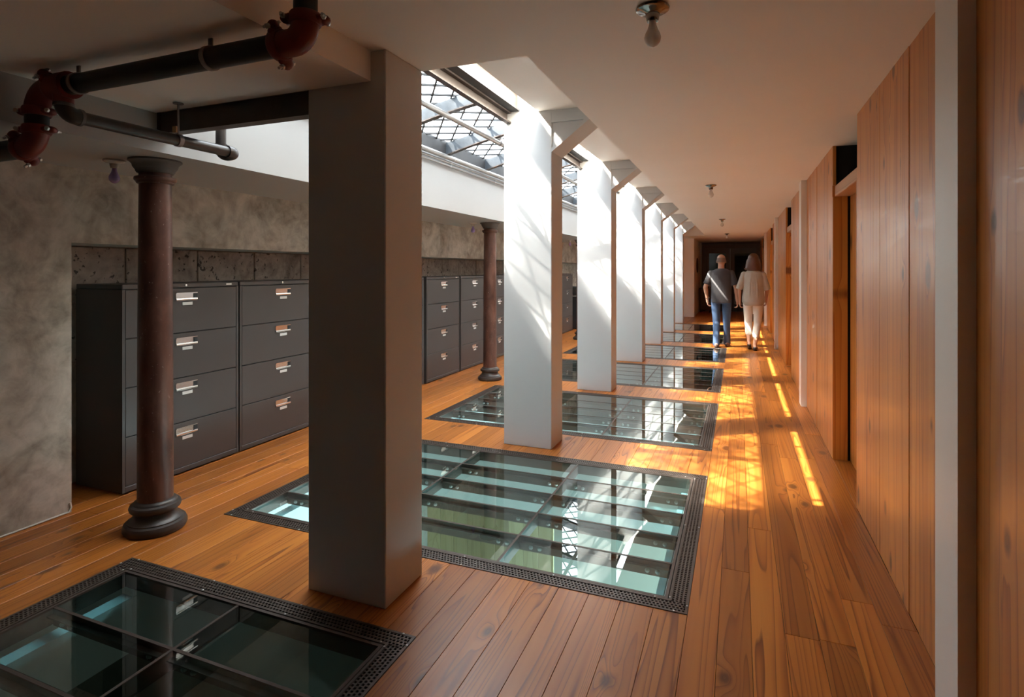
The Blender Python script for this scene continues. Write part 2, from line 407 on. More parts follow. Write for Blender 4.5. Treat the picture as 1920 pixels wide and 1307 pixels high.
o = mb.build('ceiling_soffit', M_soffit); struct(o, 'white boxed soffit above the filing cabinets and iron columns', 'soffit')
o = MB().box(-2.798, -1.472, 2.036, 2.10, 2.275, 3.05).build('ceiling_edge', M_white); struct(o, 'white edge strip above the dark steel beam', 'ceiling')

# ------------------------------------------------------------------ left wall, niche, blocks
mb = MB()
NZ = 1.609; NY = 2.16; WLX = -3.70
mb.box(-4.35, WLX, YN, NY, -0.02, SOFF)
mb.box(-4.35, WLX, NY, 17.0, NZ, SOFF)
mb.box(-4.35, -4.215, NY, 17.0, -0.02, NZ)
wl = mb.build('wall_left', M_plaster); struct(wl, 'rough grey plastered concrete wall with a long cabinet niche', 'wall')
y = 2.215
for i in range(24):
    w = 0.6
    for (z0, z1) in ((1.225, NZ - 0.004), (0.82, 1.215)):
        if z0 < 1 and i % 2: pass
        MB().cbox(-4.22, -4.198 + random.uniform(-0.004, 0.004), max(NY + 0.002, y + 0.006), y + w - 0.006, z0, z1, 0.006).build('block', M_block, wl)
    y += w
    if y > 16.5: break
o = MB().box(-4.2, WLX, 17.0, 17.15, -0.02, SOFF + 0.3).box(WLX, -1.55, 17.0 + 1.05, 17.0 + 1.2, -0.02, CEIL).box(WLX - 0.1, WLX, 17.15, 18.2, -0.02, CEIL).build('wall_aisle', M_white)
struct(o, 'white wall closing the cabinet aisle', 'wall')
# cable along the plaster wall base
pts = [(WLX + 0.008, 0.9, 0.008), (WLX + 0.010, 1.5, 0.007), (WLX + 0.008, 2.0, 0.008), (WLX + 0.006, 2.14, 0.008), (WLX + 0.006, 2.155, 0.03), (WLX + 0.004, 2.15, 0.06)]
tag(MB().tube(pts, 0.005, 6).build('cable', M_cable, None, True), 'thin white cable along the foot of the plaster wall', 'cable')

# ------------------------------------------------------------------ right wall
wr = MB().box(WR + 0.03, 1.7, YN, 2.0, -0.02, CEIL)
def bayoff(j): return 2 * BAY * j
recess = []
for j in range(0, 4):
    o_ = bayoff(j)
    recess.append((3.96 + o_, 4.93 + o_))
mbw = MB()
yy = YN
for (a, b) in recess:
    if b < YN or a > YF: continue
    if a > yy: mbw.box(WR + 0.025, 1.7, yy, a, -0.02, CEIL)
    yy = b
mbw.box(WR + 0.025, 1.7, min(yy, YF), YF, -0.02, CEIL)
wall_r = mbw.build('wall_right', M_dark); struct(wall_r, 'corridor wall clad in wide vertical knotty pine boards', 'wall')
def wall_boards(y0, y1, x=WR):
    y = y0
    while y < y1 - 0.02:
        w = random.choice((0.14, 0.2, 0.26, 0.3)); e = y + w
        if y1 - e < 0.1: e = y1
        x_ = x + random.uniform(-0.0012, 0.0012); c = 0.0006; g = 0.0002
        MB().add([(x_ + 0.03, y + g, 0.001), (x_ + 0.03, e - g, 0.001), (x_ + c, e - g, 0.001), (x_, e - g - c, 0.001), (x_, y + g + c, 0.001), (x_ + c, y + g, 0.001)] +
                 [(x_ + 0.03, y + g, CEIL - 0.001), (x_ + 0.03, e - g, CEIL - 0.001), (x_ + c, e - g, CEIL - 0.001), (x_, e - g - c, CEIL - 0.001), (x_, y + g + c, CEIL - 0.001), (x_ + c, y + g, CEIL - 0.001)],
                 [(i, (i + 1) % 6, 6 + (i + 1) % 6, 6 + i) for i in range(6)] + [(5, 4, 3, 2, 1, 0), (6, 7, 8, 9, 10, 11)]).build('board', M_wall, wall_r)
        y = e
nd = 0
for j in range(-1, 4):
    o_ = bayoff(j)
    py0, py1 = 2.08 + o_, 2.29 + o_
    if j >= 0:
        t = MB().box(0.612, WR + 0.06, py0, py1, 0.001, CEIL - 0.001).build('trim_%d' % (j + 1), M_trim)
        struct(t, ['', '', '', ''][j] + 'flat white post between pine boards, %s along the corridor' % ['first', 'second', 'third', 'fourth'][j], 'trim')
        wall_boards(py1, 3.96 + o_)
    else:
        wall_boards(0.9, 2.08, 0.657)
    if j >= 0:
        wall_boards(4.93 + o_, min(6.684 + o_, YF))
        a, b = 3.96 + o_, 4.93 + o_
        nd += 1
        d = thing('door_%d' % nd, (0.8, (a + b) / 2, 0), 'orange pine door in a shallow recess, %s along the corridor' % ['', 'first', 'second', 'third', 'fourth'][nd], 'door', None, 'structure')
        n = 4; w = (b - a - 0.02) / n
        for i in range(n):
            MB().cbox(0.782, 0.815, a + 0.01 + i * w + 0.001, a + 0.01 + (i + 1) * w - 0.001, 0.004, 2.002, 0.003).build('board', M_door, d)
        MB().cbox(0.682, 0.80, a + 0.001, b - 0.001, 2.004, 2.087, 0.004).build('header', M_header, d)
        MB().box(WR + 0.001, 0.764, b - 0.022, b - 0.001, 0.002, 2.003).box(WR + 0.001, 0.688, b - 0.022, b - 0.001, 2.09, CEIL - 0.001).build('jamb', M_door, d)
        MB().box(WR + 0.001, 0.764, a + 0.001, a + 0.022, 0.002, 2.003).build('jamb', M_door, d)
        MB().box(1.35, 1.36, a - 0.1, b + 0.1, 0.0, CEIL).box(0.82, 1.36, a, a + 0.001, 2.0, CEIL).box(0.69, 1.36, b - 0.001, b, 2.087, CEIL - 0.001).build('transom_void', M_black, d)  # black sheets stand in for the unlit depth above the door
        MB().tube([(0.782, a + 0.09, 1.0), (0.74, a + 0.09, 1.0)], 0.01, 10).tube([(0.745, a + 0.09, 1.0), (0.742, a + 0.2, 1.0)], 0.008, 10).build('handle', M_silver, d, True)

# ------------------------------------------------------------------ far end
mb = MB().box(-4.35, 1.7, YF, YF + 0.15, -0.02, CEIL)
o = mb.build('wall_far', M_white); struct(o, 'white wall at the end of the corridor', 'wall')
o = MB().box(-1.55, -1.26, 18.06, 18.2, -0.02, CEIL).box(-1.40, -1.26, 18.2, YF, -0.02, CEIL).build('wall_return', M_white); struct(o, 'white return wall beside the dark end doors', 'wall')
d = thing('door_5', (-0.25, 20.8, 0), 'dark stained glazed double door closing the corridor', 'door', None, 'structure')
DY = 20.82
MB().box(-1.20, -1.08, DY - 0.05, YF - 0.001, 0, CEIL - 0.02).box(0.54, 0.66, DY - 0.05, YF - 0.001, 0, CEIL - 0.02).box(-1.08, 0.54, DY - 0.05, YF - 0.001, 2.16, CEIL - 0.02).build('frame', M_dkwood, d)
MB().box(-1.20, 0.66, DY - 0.10, DY - 0.051, 2.30, 2.37).build('header', M_dkwood, d)
for (a, b) in ((-1.08, -0.28), (-0.26, 0.54)):
    leaf = MB().box(a, a + 0.13, DY, DY + 0.05, 0.01, 2.16).box(b - 0.13, b, DY, DY + 0.05, 0.01, 2.16).box(a + 0.13, b - 0.13, DY, DY + 0.05, 2.0, 2.16).box(a + 0.13, b - 0.13, DY, DY + 0.05, 0.01, 0.25).box(a + 0.13, b - 0.13, DY, DY + 0.05, 0.86, 1.02).build('door_leaf', M_dkwood, d)
    MB().box(a + 0.13, b - 0.13, DY + 0.02, DY + 0.03, 1.02, 2.0).build('pane', M_doorglass, leaf)
    MB().cbox(a + 0.15, b - 0.15, DY + 0.015, DY + 0.04, 0.27, 0.84, 0.012).build('panel', M_dkwood, leaf)
    MB().box(a + 0.13, b - 0.13, DY + 0.045, DY + 0.05, 1.02, 2.0).build('curtain', M_paint, leaf)
MB().tube([(-0.33, DY - 0.05, 0.95), (-0.33, DY - 0.05, 1.15)], 0.012, 8).build('handle', M_silver, d, True)
# round dark wall disc on the return wall, and a low chest near the end doors
disc = MB().lathe([(0.0, 0.0), (0.23, 0.0), (0.25, 0.012), (0.235, 0.03), (0.21, 0.022), (0, 0.022)], (-1.26, 19.25, 1.58), 28, 0, 0).build('wall_disc', M_dkwood, None, True)
tag(disc, 'round dark wooden disc hung on the white return wall', 'wall decoration')
ch = thing('side_chest', (-1.0, 20.3, 0), 'low dark wooden chest standing before the dark end doors', 'chest')
MB().cbox(-1.22, -0.86, 20.05, 20.6, 0.08, 0.78, 0.008).build('body', M_dkwood, ch)
MB().cbox(-1.24, -0.84, 20.03, 20.62, 0.78, 0.81, 0.006).build('top', M_dkwood, ch)
for (x, y) in ((-1.19, 20.08), (-0.89, 20.08), (-1.19, 20.57), (-0.89, 20.57)): MB().box(x - 0.025, x + 0.025, y - 0.025, y + 0.025, 0, 0.08).build('leg', M_dkwood, ch)

o = MB().box(-4.35, 1.7, YN - 0.15, YN, -0.02, 3.05).build('wall_back', M_dkwood); struct(o, 'dark wall set behind the viewpoint to absorb bounced light', 'wall')  # unseen dark wall, put close behind the camera to soak up bounce

# ------------------------------------------------------------------ lower level seen through the glass
LZ = -2.9
o = MB().box(-5.5, 2.2, YN - 0.2, 24, LZ - 0.1, LZ).build('floor_lower', M_lowgrey); struct(o, 'grey floor of the storey below the glass', 'floor')
mb = MB().box(-3.6, -3.45, YN - 0.2, 24, LZ, -0.47).box(2.2, 2.3, YN - 0.2, 24, LZ, -0.47).box(-5.6, 2.3, YN - 0.3, YN - 0.2, LZ, -0.47).box(-5.6, 2.3, 24, 24.1, LZ, -0.47)
mb.box(-5.6, -4.35, YN - 0.3, 24.1, -0.47, -0.37).box(1.7, 2.3, YN - 0.3, 24.1, -0.47, -0.37).box(-4.35, 1.7, YN - 0.3, YN, -0.47, -0.37).box(-4.35, 1.7, YF, 24.1, -0.47, -0.37)
o = mb.build('wall_lower', flat('lower_wall_grey', (0.22, 0.22, 0.19), 0.7, var=0.1, scale=1.5)); struct(o, 'pale grey walls of the storey below', 'wall')
lw = MB().box(-3.45, -1.9, 5.92, 6.0, LZ, -0.5).build('wall_partition', M_lowgrey); struct(lw, 'pale board partition on the storey below', 'wall')
for i in range(9):
    MB().cbox(-3.45 + i * 0.175, -3.45 + (i + 1) * 0.175 - 0.002, 5.895, 5.92, LZ + 0.002, -0.5, 0.003).build('board', M_lower, lw)
o = MB().box(-3.45, 2.2, 2.18, 2.28, LZ, -0.4705).build('wall_light_block', M_lowgrey); struct(o, 'plain wall added below to keep light from the narrow glass panel', 'wall')  # added wall, stops the fill lights from reaching the narrow panel
for y in (4.2, 7.0, 10.5, 14.0):     # unseen fill lights added to brighten the well sides under the glass
    ld = bpy.data.lights.new('lower_side_fill', 'AREA'); ld.shape = 'RECTANGLE'; ld.size = 2.2; ld.size_y = 1.4; ld.energy = 72; ld.color = (0.95, 0.98, 1.0)
    lo = bpy.data.objects.new('lower_side_fill', ld); C.objects.link(lo); lo.location = (2.12, y, -1.5); lo.rotation_euler = (PI / 2, 0, PI / 2)

ld = bpy.data.lights.new('lower_dim_fill', 'POINT'); ld.energy = 2.2; ld.shadow_soft_size = 0.1; ld.color = (1.0, 0.92, 0.75)  # weak fill light added so the narrow panel is not black below
lo = bpy.data.objects.new('lower_dim_fill', ld); C.objects.link(lo); lo.location = (0.8, 0.6, -1.2)

# ------------------------------------------------------------------ pillars
pil_labels = ['dark unlit square pillar standing against the dropped ceiling'] + ['white square pillar with triangular bracket, %s after the dark unlit pillar' % ORD[k] for k in range(1, 7)]
for k in range(7):
    y0 = pil_y(k); y1 = y0 + 0.30
    t = thing('pillar', ((PX0 + PX1) / 2, (y0 + y1) / 2, 0), pil_labels[k], 'pillar', 'square pillars along the corridor', 'thing')
    MB().cbox(PX0, PX1, y0, y1, 0.0005, CEIL - 0.001 if k == 0 else 2.96, 0.004).build('shaft', M_pillar, t)
    if k:
        MB().box(PX1 - 0.002, OPX + 0.0, y0 + 0.002, y1 - 0.002, 2.63, 2.729).build('bracket_arm', M_pillar, t)
        # gusset: a triangular frame with recessed infill
        MB().prism([(PX1 - 0.001, 2.425), (PX1 - 0.001, 2.632), (-1.125, 2.632)], 1, y0 + 0.016, y1 - 0.004).build('bracket_gusset', M_pillar, t)
        MB().prism([(PX1 - 0.001, 2.395), (PX1 - 0.001, 2.43), (-1.13, 2.631), (-1.085, 2.631)], 1, y0 + 0.002, y1 - 0.002).build('bracket_brace', M_pillar, t)

# ------------------------------------------------------------------ iron columns
def column(y, label):
    cx = -3.04; t = thing('iron_column', (cx, y, 0), label, 'column', 'old cast iron columns under the soffit')
    MB().lathe([(0.150, 0.0), (0.157, 0.012), (0.157, 0.03), (0.150, 0.046), (0.136, 0.052), (0.136, 0.058), (0.122, 0.066), (0.110, 0.082), (0.104, 0.100), (0.108, 0.110), (0.124, 0.116), (0.128, 0.130), (0.122, 0.144), (0.108, 0.150), (0.104, 0.160), (0.09, 0.168)], (cx, y, 0.0005), 40).build('base', M_grey, t, True)
    MB().lathe([(0.088, 0.160), (0.0875, 0.6), (0.085, 1.2), (0.080, 1.90), (0.080, 1.99)], (cx, y, 0), 40).build('shaft', M_rust, t, True)
    MB().lathe([(0.080, 1.925), (0.090, 1.928), (0.094, 1.934), (0.094, 1.938), (0.102, 1.944), (0.105, 1.953), (0.102, 1.962), (0.090, 1.966), (0.08, 1.968)], (cx, y, 0), 40).build('neck_ring', M_rust, t, True)
    MB().lathe([(0.084, 1.984), (0.090, 1.987), (0.096, 1.996), (0.097, 2.004), (0.103, 2.010), (0.110, 2.020), (0.113, 2.034), (0.119, 2.040), (0.124, 2.046), (0.132, 2.050), (0.132, 2.059), (0.08, 2.0595)], (cx, y, 0), 40).build('capital', M_capital, t, True)
for i in range(4):
    column(2.205 + 2 * BAY * i, ['rusted iron column in front of the cabinet beside the plaster wall end', 'rusted iron column, second from the plaster wall end', 'rusted iron column, third from the plaster wall end', 'rusted iron column, fourth from the plaster wall end'][i])

# ------------------------------------------------------------------ filing cabinets
def make_cabinet():
    W = 0.905; D = 0.46; H = 1.352
    t = thing('filing_cabinet', (0, 0, 0), 'x', 'filing cabinet', 'row of dark lateral filing cabinets in the niche')
    # local frame: y along the wall 0..W, x=0 front, -D back
    case = MB().box(-D, -0.010, 0, W, 0.012, 1.318).cbox(-D, 0.0, 0, W, 1.320, H, 0.004).box(-0.012, 0.0, 0, 0.018, 0.012, 1.319).box(-0.012, 0.0, W - 0.018, W, 0.012, 1.319).cbox(-0.02, 0.0, 0.018, W - 0.018, 0.012, 0.047, 0.003)
    case.build('case', M_cab, t)
    MB().box(-D + 0.02, -0.025, 0.02, W - 0.02, 0.0, 0.012).build('plinth', M_cabdark, t)
    MB().box(-0.0100, -0.0090, 0.018, W - 0.018, 0.047, 1.319).build('shadow_gap', M_cabdark, t)  # near-black sheet paints the shade in the gaps between drawers
    MB().lathe([(0.009, 0), (0.009, 0.006), (0.006, 0.008), (0, 0.008)], (0, W / 2 - 0.005, 1.337), 14, 0, 0).build('lock', M_silver, t, True)
    MB().cbox(0, 0.002, W - 0.115, W - 0.065, 1.331, 1.343, 0.0008).build('name_plate', M_label, t)
    for i in range(4):
        z1 = 1.315 - i * 0.3175; z0 = z1 - 0.3125
        d = MB().cbox(-0.012, 0.0, 0.021, W - 0.021, z0, z1, 0.0025).build('drawer', M_cab, t)
        hz = z1 - 0.058; c = W / 2
        # silver pull: back plate, top rim, rounded lower lip; dark end piece
        h = MB().box(0.0, 0.004, c - 0.083, c + 0.083, hz - 0.028, hz + 0.028).box(0, 0.010, c - 0.083, c + 0.083, hz + 0.022, hz + 0.028)
        h.prism([(0.0, hz - 0.030), (0.006, hz - 0.030), (0.010, hz - 0.026), (0.011, hz - 0.019), (0.009, hz - 0.013), (0.005, hz - 0.011), (0.0, hz - 0.011)], 1, c - 0.083, c + 0.083)
        # prism() for axis 1 takes (x,z)
        h.build('handle', M_silver, d)
        MB().box(0.0042, 0.008, c + 0.055, c + 0.083, hz - 0.016, hz + 0.021).build('handle_end', M_dkplastic, d)
        MB().cbox(0.0, 0.003, c - 0.032, c + 0.048, hz - 0.062, hz - 0.040, 0.001).build('label_holder', M_label, d)
    return t
cab = make_cabinet()
cab_y = [2.433, 3.352, 4.290, 5.262, 6.235, 7.182, 8.128, 9.07, 10.06, 11.05, 12.10]
for i, y in enumerate(cab_y):
    c = cab if i == 0 else copy_tree(cab)
    c.location = (-3.66, y, 0)
    c['label'] = 'dark grey four drawer filing cabinet, %s from the plaster wall end' % ORD[i + 1]
# copier beyond the cabinets
t = thing('copier', (-3.85, 13.6, 0), 'dark office copier with pale tray beyond the last filing cabinet', 'copier')
MB().cbox(-4.15, -3.62, 13.25, 13.95, 0.02, 0.78, 0.01).build('body', M_dkplastic, t)
MB().cbox(-4.15, -3.64, 13.25, 13.95, 0.84, 1.02, 0.01).box(-4.15, -4.0, 13.25, 13.95, 0.78, 0.84).build('scanner_head', M_dkplastic, t)
MB().cbox(-3.98, -3.55, 13.27, 13.93, 0.785, 0.81, 0.004).build('paper_tray', M_plastic, t)
for (x, y) in ((-4.1, 13.3), (-3.67, 13.3), (-4.1, 13.9), (-3.67, 13.9)): MB().lathe([(0.02, 0), (0.02, 0.02)], (x, y, 0), 10).build('foot', M_dkplastic, t)

# ------------------------------------------------------------------ glass floor panels
def perf_grate(W, L, band0, band1, pitch=0.0165, hole=0.0098):
    """perforated border between offsets band0 and band1 inside the outer edge, centred at the origin"""
    mb = MB(); zt = 0.002; zb = -0.008
    n = int(round((band1 - band0) / pitch)); p = (band1 - band0) / n
    def cell(cx, cy, px, py):
        hx = hy = hole / 2
        o = [(cx - px / 2, cy - py / 2), (cx + px / 2, cy - py / 2), (cx + px / 2, cy + py / 2), (cx - px / 2, cy + py / 2)]
        q = [(cx - hx, cy - hy), (cx + hx, cy - hy), (cx + hx, cy + hy), (cx - hx, cy + hy)]
        vs = [(x, y, zt) for x, y in o] + [(x, y, zt) for x, y in q] + [(x, y, zb) for x, y in q]
        mb.add(vs, [(0, 1, 5, 4), (1, 2, 6, 5), (2, 3, 7, 6), (3, 0, 4, 7), (4, 5, 9, 8), (5, 6, 10, 9), (6, 7, 11, 10), (7, 4, 8, 11)])
    for side in (-1, 1):
        # sides along x (full length)
        x0 = -W / 2 + band0; x1 = W / 2 - band0; m = int((x1 - x0) / pitch); px = (x1 - x0) / m
        for r in range(n):
            yy = side * (L / 2 - band0 - (r + 0.5) * p); off = 0.5 if r % 2 else 0.0
            for i in range(m - (1 if off else 0)): cell(x0 + (i + 0.5 + off) * px, yy, px, p)
        y0 = -L / 2 + band1; y1 = L / 2 - band1; m = int((y1 - y0) / pitch); py = (y1 - y0) / m
        for r in range(n):
            xx = side * (W / 2 - band0 - (r + 0.5) * p); off = 0.5 if r % 2 else 0.0
            for i in range(m - (1 if off else 0)): cell(xx, y0 + (i + 0.5 + off) * py, p, py)
    return mb
def ring(mb, W, L, a, b, z0, z1, mi=0):
    """rectangular ring between offsets a<b inside the outer edge"""
    mb.box(-W / 2 + a, W / 2 - a, -L / 2 + a, -L / 2 + b, z0, z1, mi).box(-W / 2 + a, W / 2 - a, L / 2 - b, L / 2 - a, z0, z1, mi)
    mb.box(-W / 2 + a, -W / 2 + b, -L / 2 + b, L / 2 - b, z0, z1, mi).box(W / 2 - b, W / 2 - a, -L / 2 + b, L / 2 - b, z0, z1, mi); return mb
screw_me = MB().lathe([(0.005, 0), (0.005, 0.0015), (0.002, 0.0022), (0, 0.0022)], seg=10).mesh('screw', M_bolt, True)
bolt_me = MB().lathe([(0.012, 0), (0.012, -0.004), (0.008, -0.005), (0.008, -0.012), (0, -0.012)], seg=10, axis=1).mesh('bolt', M_bolt, True)
def make_panel(W, L, nx, ny):
    t = thing('glass_floor_panel', (0, 0, 0), 'x', 'glass floor', 'glass floor panels let into the planks')
    perf_grate(W, L, 0.010, 0.076).build('grate', M_bronze, t)
    mb = MB(); ring(mb, W, L, 0.0005, 0.011, -0.02, 0.003); ring(mb, W, L, 0.075, 0.086, -0.03, 0.004); ring(mb, W, L, 0.090, 0.104, -0.07, 0.0025)
    mb.build('frame', M_bronze, t)
    mb = MB(); ring(mb, W, L, 0.0006, 0.0895, -0.075, -0.032); mb.build('tray', M_dark, t)  # near-black backing paints the dark void below the grate holes
    I = 0.104; x0, x1, y0, y1 = -W / 2 + I, W / 2 - I, -L / 2 + I, L / 2 - I
    gw = 0.013; cw = (x1 - x0) / nx; rw = (y1 - y0) / ny
    mb = MB()
    for j in range(1, ny):
        yb = y0 + j * rw
        b = MB().box(x0, x1, yb - gw / 2, yb + gw / 2, -0.024, 0.0005).box(x0, x1, yb - 0.030, yb + 0.030, -0.030, -0.0245).box(x0, x1, yb - 0.005, yb + 0.005, -0.075, -0.030).build('cross_beam', M_bronze, t)
        for i in range(nx):
            for dx in (0.07, 0.12, cw - 0.12, cw - 0.07):
                inst('bolt', bolt_me, (x0 + i * cw + dx, yb - 0.0052, -0.052), b)
    for i in range(1, nx):
        xb = x0 + i * cw
        MB().box(xb - gw / 2, xb + gw / 2, y0, y1, -0.024, 0.0006).box(xb - 0.004, xb + 0.004, y0, y1, -0.072, -0.024).build('long_bar', M_bronze, t)
    pane = None
    for i in range(nx):
        for j in range(ny):
            a, b = x0 + i * cw, y0 + j * rw
            if pane is None:
                pane = MB().cbox(a + gw / 2 + 0.001, a + cw - gw / 2 - 0.001, b + gw / 2 + 0.001, b + rw - gw / 2 - 0.001, -0.0245, -0.001, 0.0012).build('pane', M_floorglass, t)
                base = pane.location.copy()
            else:
                p2 = pane.copy(); C.objects.link(p2); p2.parent = t; p2.location = base + Vector((i * cw, j * rw, 0))
    # white painted ledges below the frame along both sides
    for s in (-1, 1):
        xa = s * (W / 2 - 0.10); xb = s * (W / 2 - 0.168)
        MB().box(min(xa, xb), max(xa, xb), -L / 2 + 0.11, L / 2 - 0.11, -0.135, -0.10).build('ledge', M_ledge, t)
    ns = max(2, int(round(W / 0.52)))
    for s in (-1, 1):
        for i in range(ns + 1):
            x = -W / 2 + 0.055 + i * (W - 0.11) / ns
            inst('screw', screw_me, (x, s * (L / 2 - 0.0055), 0.003), t)
            inst('screw', screw_me, (x * 0.93, s * (L / 2 - 0.0805), 0.004), t)
        for i in range(3):
            inst('screw', screw_me, (s * (W / 2 - 0.0055), -L / 2 + 0.06 + i * (L - 0.12) / 2, 0.003), t)
            inst('screw', screw_me, (s * (W / 2 - 0.0805), -L / 2 + 0.1 + i * (L - 0.2) / 2, 0.004), t)
    return t
p0 = panels[0]
pa = make_panel(p0[1] - p0[0], p0[3] - p0[2], 2, 5)
pa.location = ((p0[0] + p0[1]) / 2, (p0[2] + p0[3]) / 2, 0)
pa['label'] = 'narrow glass floor panel before the dark unlit pillar, two panes wide'
p1 = panels[1]; pb = make_panel(p1[1] - p1[0], p1[3] - p1[2], 3, 5)
for k in range(6):
    q = pb if k == 0 else copy_tree(pb)
    q.location = ((p1[0] + p1[1]) / 2, (p1[2] + p1[3]) / 2 + BAY * k, 0)
    q['label'] = 'wide glass floor panel three panes wide, %s after the dark unlit pillar' % ORD[k + 1]

# ------------------------------------------------------------------ skylight
SX0, SX1, SZ = -2.80, -1.80, 2.965; SLOPE = 0.22
def clip(poly, x0, x1, y0, y1):
    def cut(poly, f, inter):
        out = []
        for i in range(len(poly)):
            a, b = poly[i - 1], poly[i]; fa, fb = f(a), f(b)
            if fb >= 0:
                if fa < 0: out.append(inter(a, b, fa, fb))
                out.append(b)
            elif fa >= 0: out.append(inter(a, b, fa, fb))
        return out
    it = lambda a, b, fa, fb: (a[0] + (b[0] - a[0]) * fa / (fa - fb), a[1] + (b[1] - a[1]) * fa / (fa - fb))
    for f in (lambda p: p[0] - x0, lambda p: x1 - p[0], lambda p: p[1] - y0, lambda p: y1 - p[1]):
        poly = cut(poly, f, it)
        if len(poly) < 3: return []
    return poly
DX, DYY = 0.205, 0.275     # diamond width and length
for k in range(7):
    y0 = 2.12 if k == 0 else pil_y(k) + 0.15; y1 = min(pil_y(k + 1) + 0.15, 16.0)
    if y1 - y0 < 0.2: continue
    w = thing('window_%d' % (k + 1), ((SX0 + SX1) / 2, (y0 + y1) / 2, SZ), 'iron lattice skylight bay with pale diamond panes, %s from the dark steel beam' % ORD[k + 1], 'skylight', None, 'structure')
    # lattice bars
    hw = 0.0075
    i0 = int(math.floor((y0 - (SX1 - SX0) * DYY / DX) / DYY)) - 1; i1 = int(math.ceil((y1 + (SX1 - SX0) * DYY / DX) / DYY)) + 1
    mslope = DYY / DX
    hy = hw * math.sqrt(1 + mslope * mslope)
    for s in (1, -1):
        for i in range(i0, i1 + 1):
            yb = i * DYY
            poly = clip([(SX0, yb - hy), (SX1, yb - hy + s * mslope * (SX1 - SX0)), (SX1, yb + hy + s * mslope * (SX1 - SX0)), (SX0, yb + hy)], SX0, SX1, y0, y1)
            if len(poly) >= 3: MB().prism(poly, 2, SZ - 0.012 + 0.001 * s, SZ + 0.002 + 0.001 * s).shear().build('lattice_bar', M_lattice, w)
    # panes
    joined = MB() if k > 1 else None
    for a in range(i0 - 8, i1 + 9):
        for b in range(0, 2 * int((SX1 - SX0) / DX) + 3):
            cx = SX0 + b * DX / 2; cy = a * DYY + (b % 2) * DYY / 2
            cy2 = cy
            if cy2 < y0 - DYY or cy2 > y1 + DYY: continue
            poly = clip([(cx, cy - DYY / 2), (cx + DX / 2, cy), (cx, cy + DYY / 2), (cx - DX / 2, cy)], SX0, SX1, y0, y1)
            if len(poly) < 3: continue
            vs = [(x, y, SZ + 0.006) for x, y in poly]
            if joined is None: MB().add(vs, [tuple(range(len(vs)))]).shear().build('pane', M_frost, w)
            else: joined.add(vs, [tuple(range(len(vs)))])
    if joined is not None: joined.shear().build('panes', M_frost, w)['kind'] = 'stuff'
    # edge bars
    MB().box(SX0 - 0.03, SX0 + 0.03, y0, y1, SZ - 0.13, SZ + 0.005).shear().build('edge_bar', M_lattice, w)
    MB().box(SX1 - 0.012, SX1 + 0.012, y0, y1, SZ - 0.02, SZ + 0.005).build('edge_bar', M_lattice, w)
    # clear glass strip with mullions beside it
    MB().box(SX1 + 0.012, -1.51, y0, y1, SZ, SZ + 0.006).build('clear_strip', M_clear, w)
    yy = y0 + 0.35
    while yy < y1:
        MB().box(SX1 + 0.012, -1.51, yy - 0.011, yy + 0.011, SZ - 0.03, SZ - 0.001).build('mullion', M_lattice, w); yy += 1.15
# ribs
RIBS = [3.20 + 0.955 * i for i in range(14)]
for i, y in enumerate(RIBS):
    if y > 15.9: break
    n = 12; low = []; up = []
    for j in range(n + 1):
        x = SX0 + 0.01 + (SX1 - SX0 - 0.02) * j / n; u = 2 * j / n - 1
        low.append((x, 2.835 - 0.02 * u * u)); up.append((x, SZ - 0.014))
    r = thing('skylight_rib', (-2.3, y, 2.83), 'painted steel rib under the skylight lattice, %s from the dark steel beam' % (ORD + ['thirteenth', 'fourteenth'])[i + 1], 'skylight rib', 'steel ribs carrying the skylight lattice')
    MB().prism(low + up[::-1], 1, y - 0.006, y + 0.006).shear().build('web', M_rib, r)
    MB().prism(low + [(a, b + 0.008) for a, b in low[::-1]], 1, y - 0.03, y + 0.03).shear().build('flange', M_steelbrown, r)
# steel beams between pillars beside the skylight
for k in range(7):
    y0 = pil_y(k) + 0.302 if k else 2.34; y1 = pil_y(k + 1) - 0.002 if k < 6 else 16.0
    if y1 < y0: continue
    r = thing('roof_beam', (-1.72, (y0 + y1) / 2, 2.66), 'dark riveted steel roof beam beside the skylight, %s span from the dark pillar' % ORD[k + 1], 'steel beam', 'steel roof beams between the pillars')
    MB().box(-1.79, -1.745, y0, y1, 2.655, 2.667).box(-1.79, -1.778, y0, y1, 2.667, 2.745).box(-1.79, -1.745, y0, y1, 2.735, 2.747).build('channel', M_steelbrown, r)
    MB().box(-1.80, -1.668, y0, y1, 2.748, 2.764).build('plate', M_lattice, r)
    MB().box(-1.70, -1.688, y0, y1, 2.764, 2.888).box(-1.80, -1.660, y0, y1, 2.888, 2.90).build('upper_channel', M_steelbrown, r)
    # upper web between beam and glazing bar leaves the clear strip open above
    MB().box(-1.80, -1.79, y0, y1, 2.90, SZ - 0.02).build('upstand', M_lattice, r)

# dark steel beam spanning from soffit to the dark pillar
r = thing('steel_beam', (-2.3, 2.09, 2.16), 'dark brown steel channel beam spanning from soffit to the dark pillar', 'steel beam')
MB().box(-2.79, PX0 - 0.002, 2.055, 2.067, 2.155, 2.272).build('web', M_steelbrown, r)
MB().box(-2.79, PX0 - 0.002, 2.040, 2.10, 2.152, 2.162).box(-2.79, PX0 - 0.002, 2.040, 2.10, 2.264, 2.274).build('flange', M_steelbrown, r)
MB().box(-2.798, -2.788, 2.037, 2.12, 2.13, 2.274).build('end_plate', M_steelbrown, r)

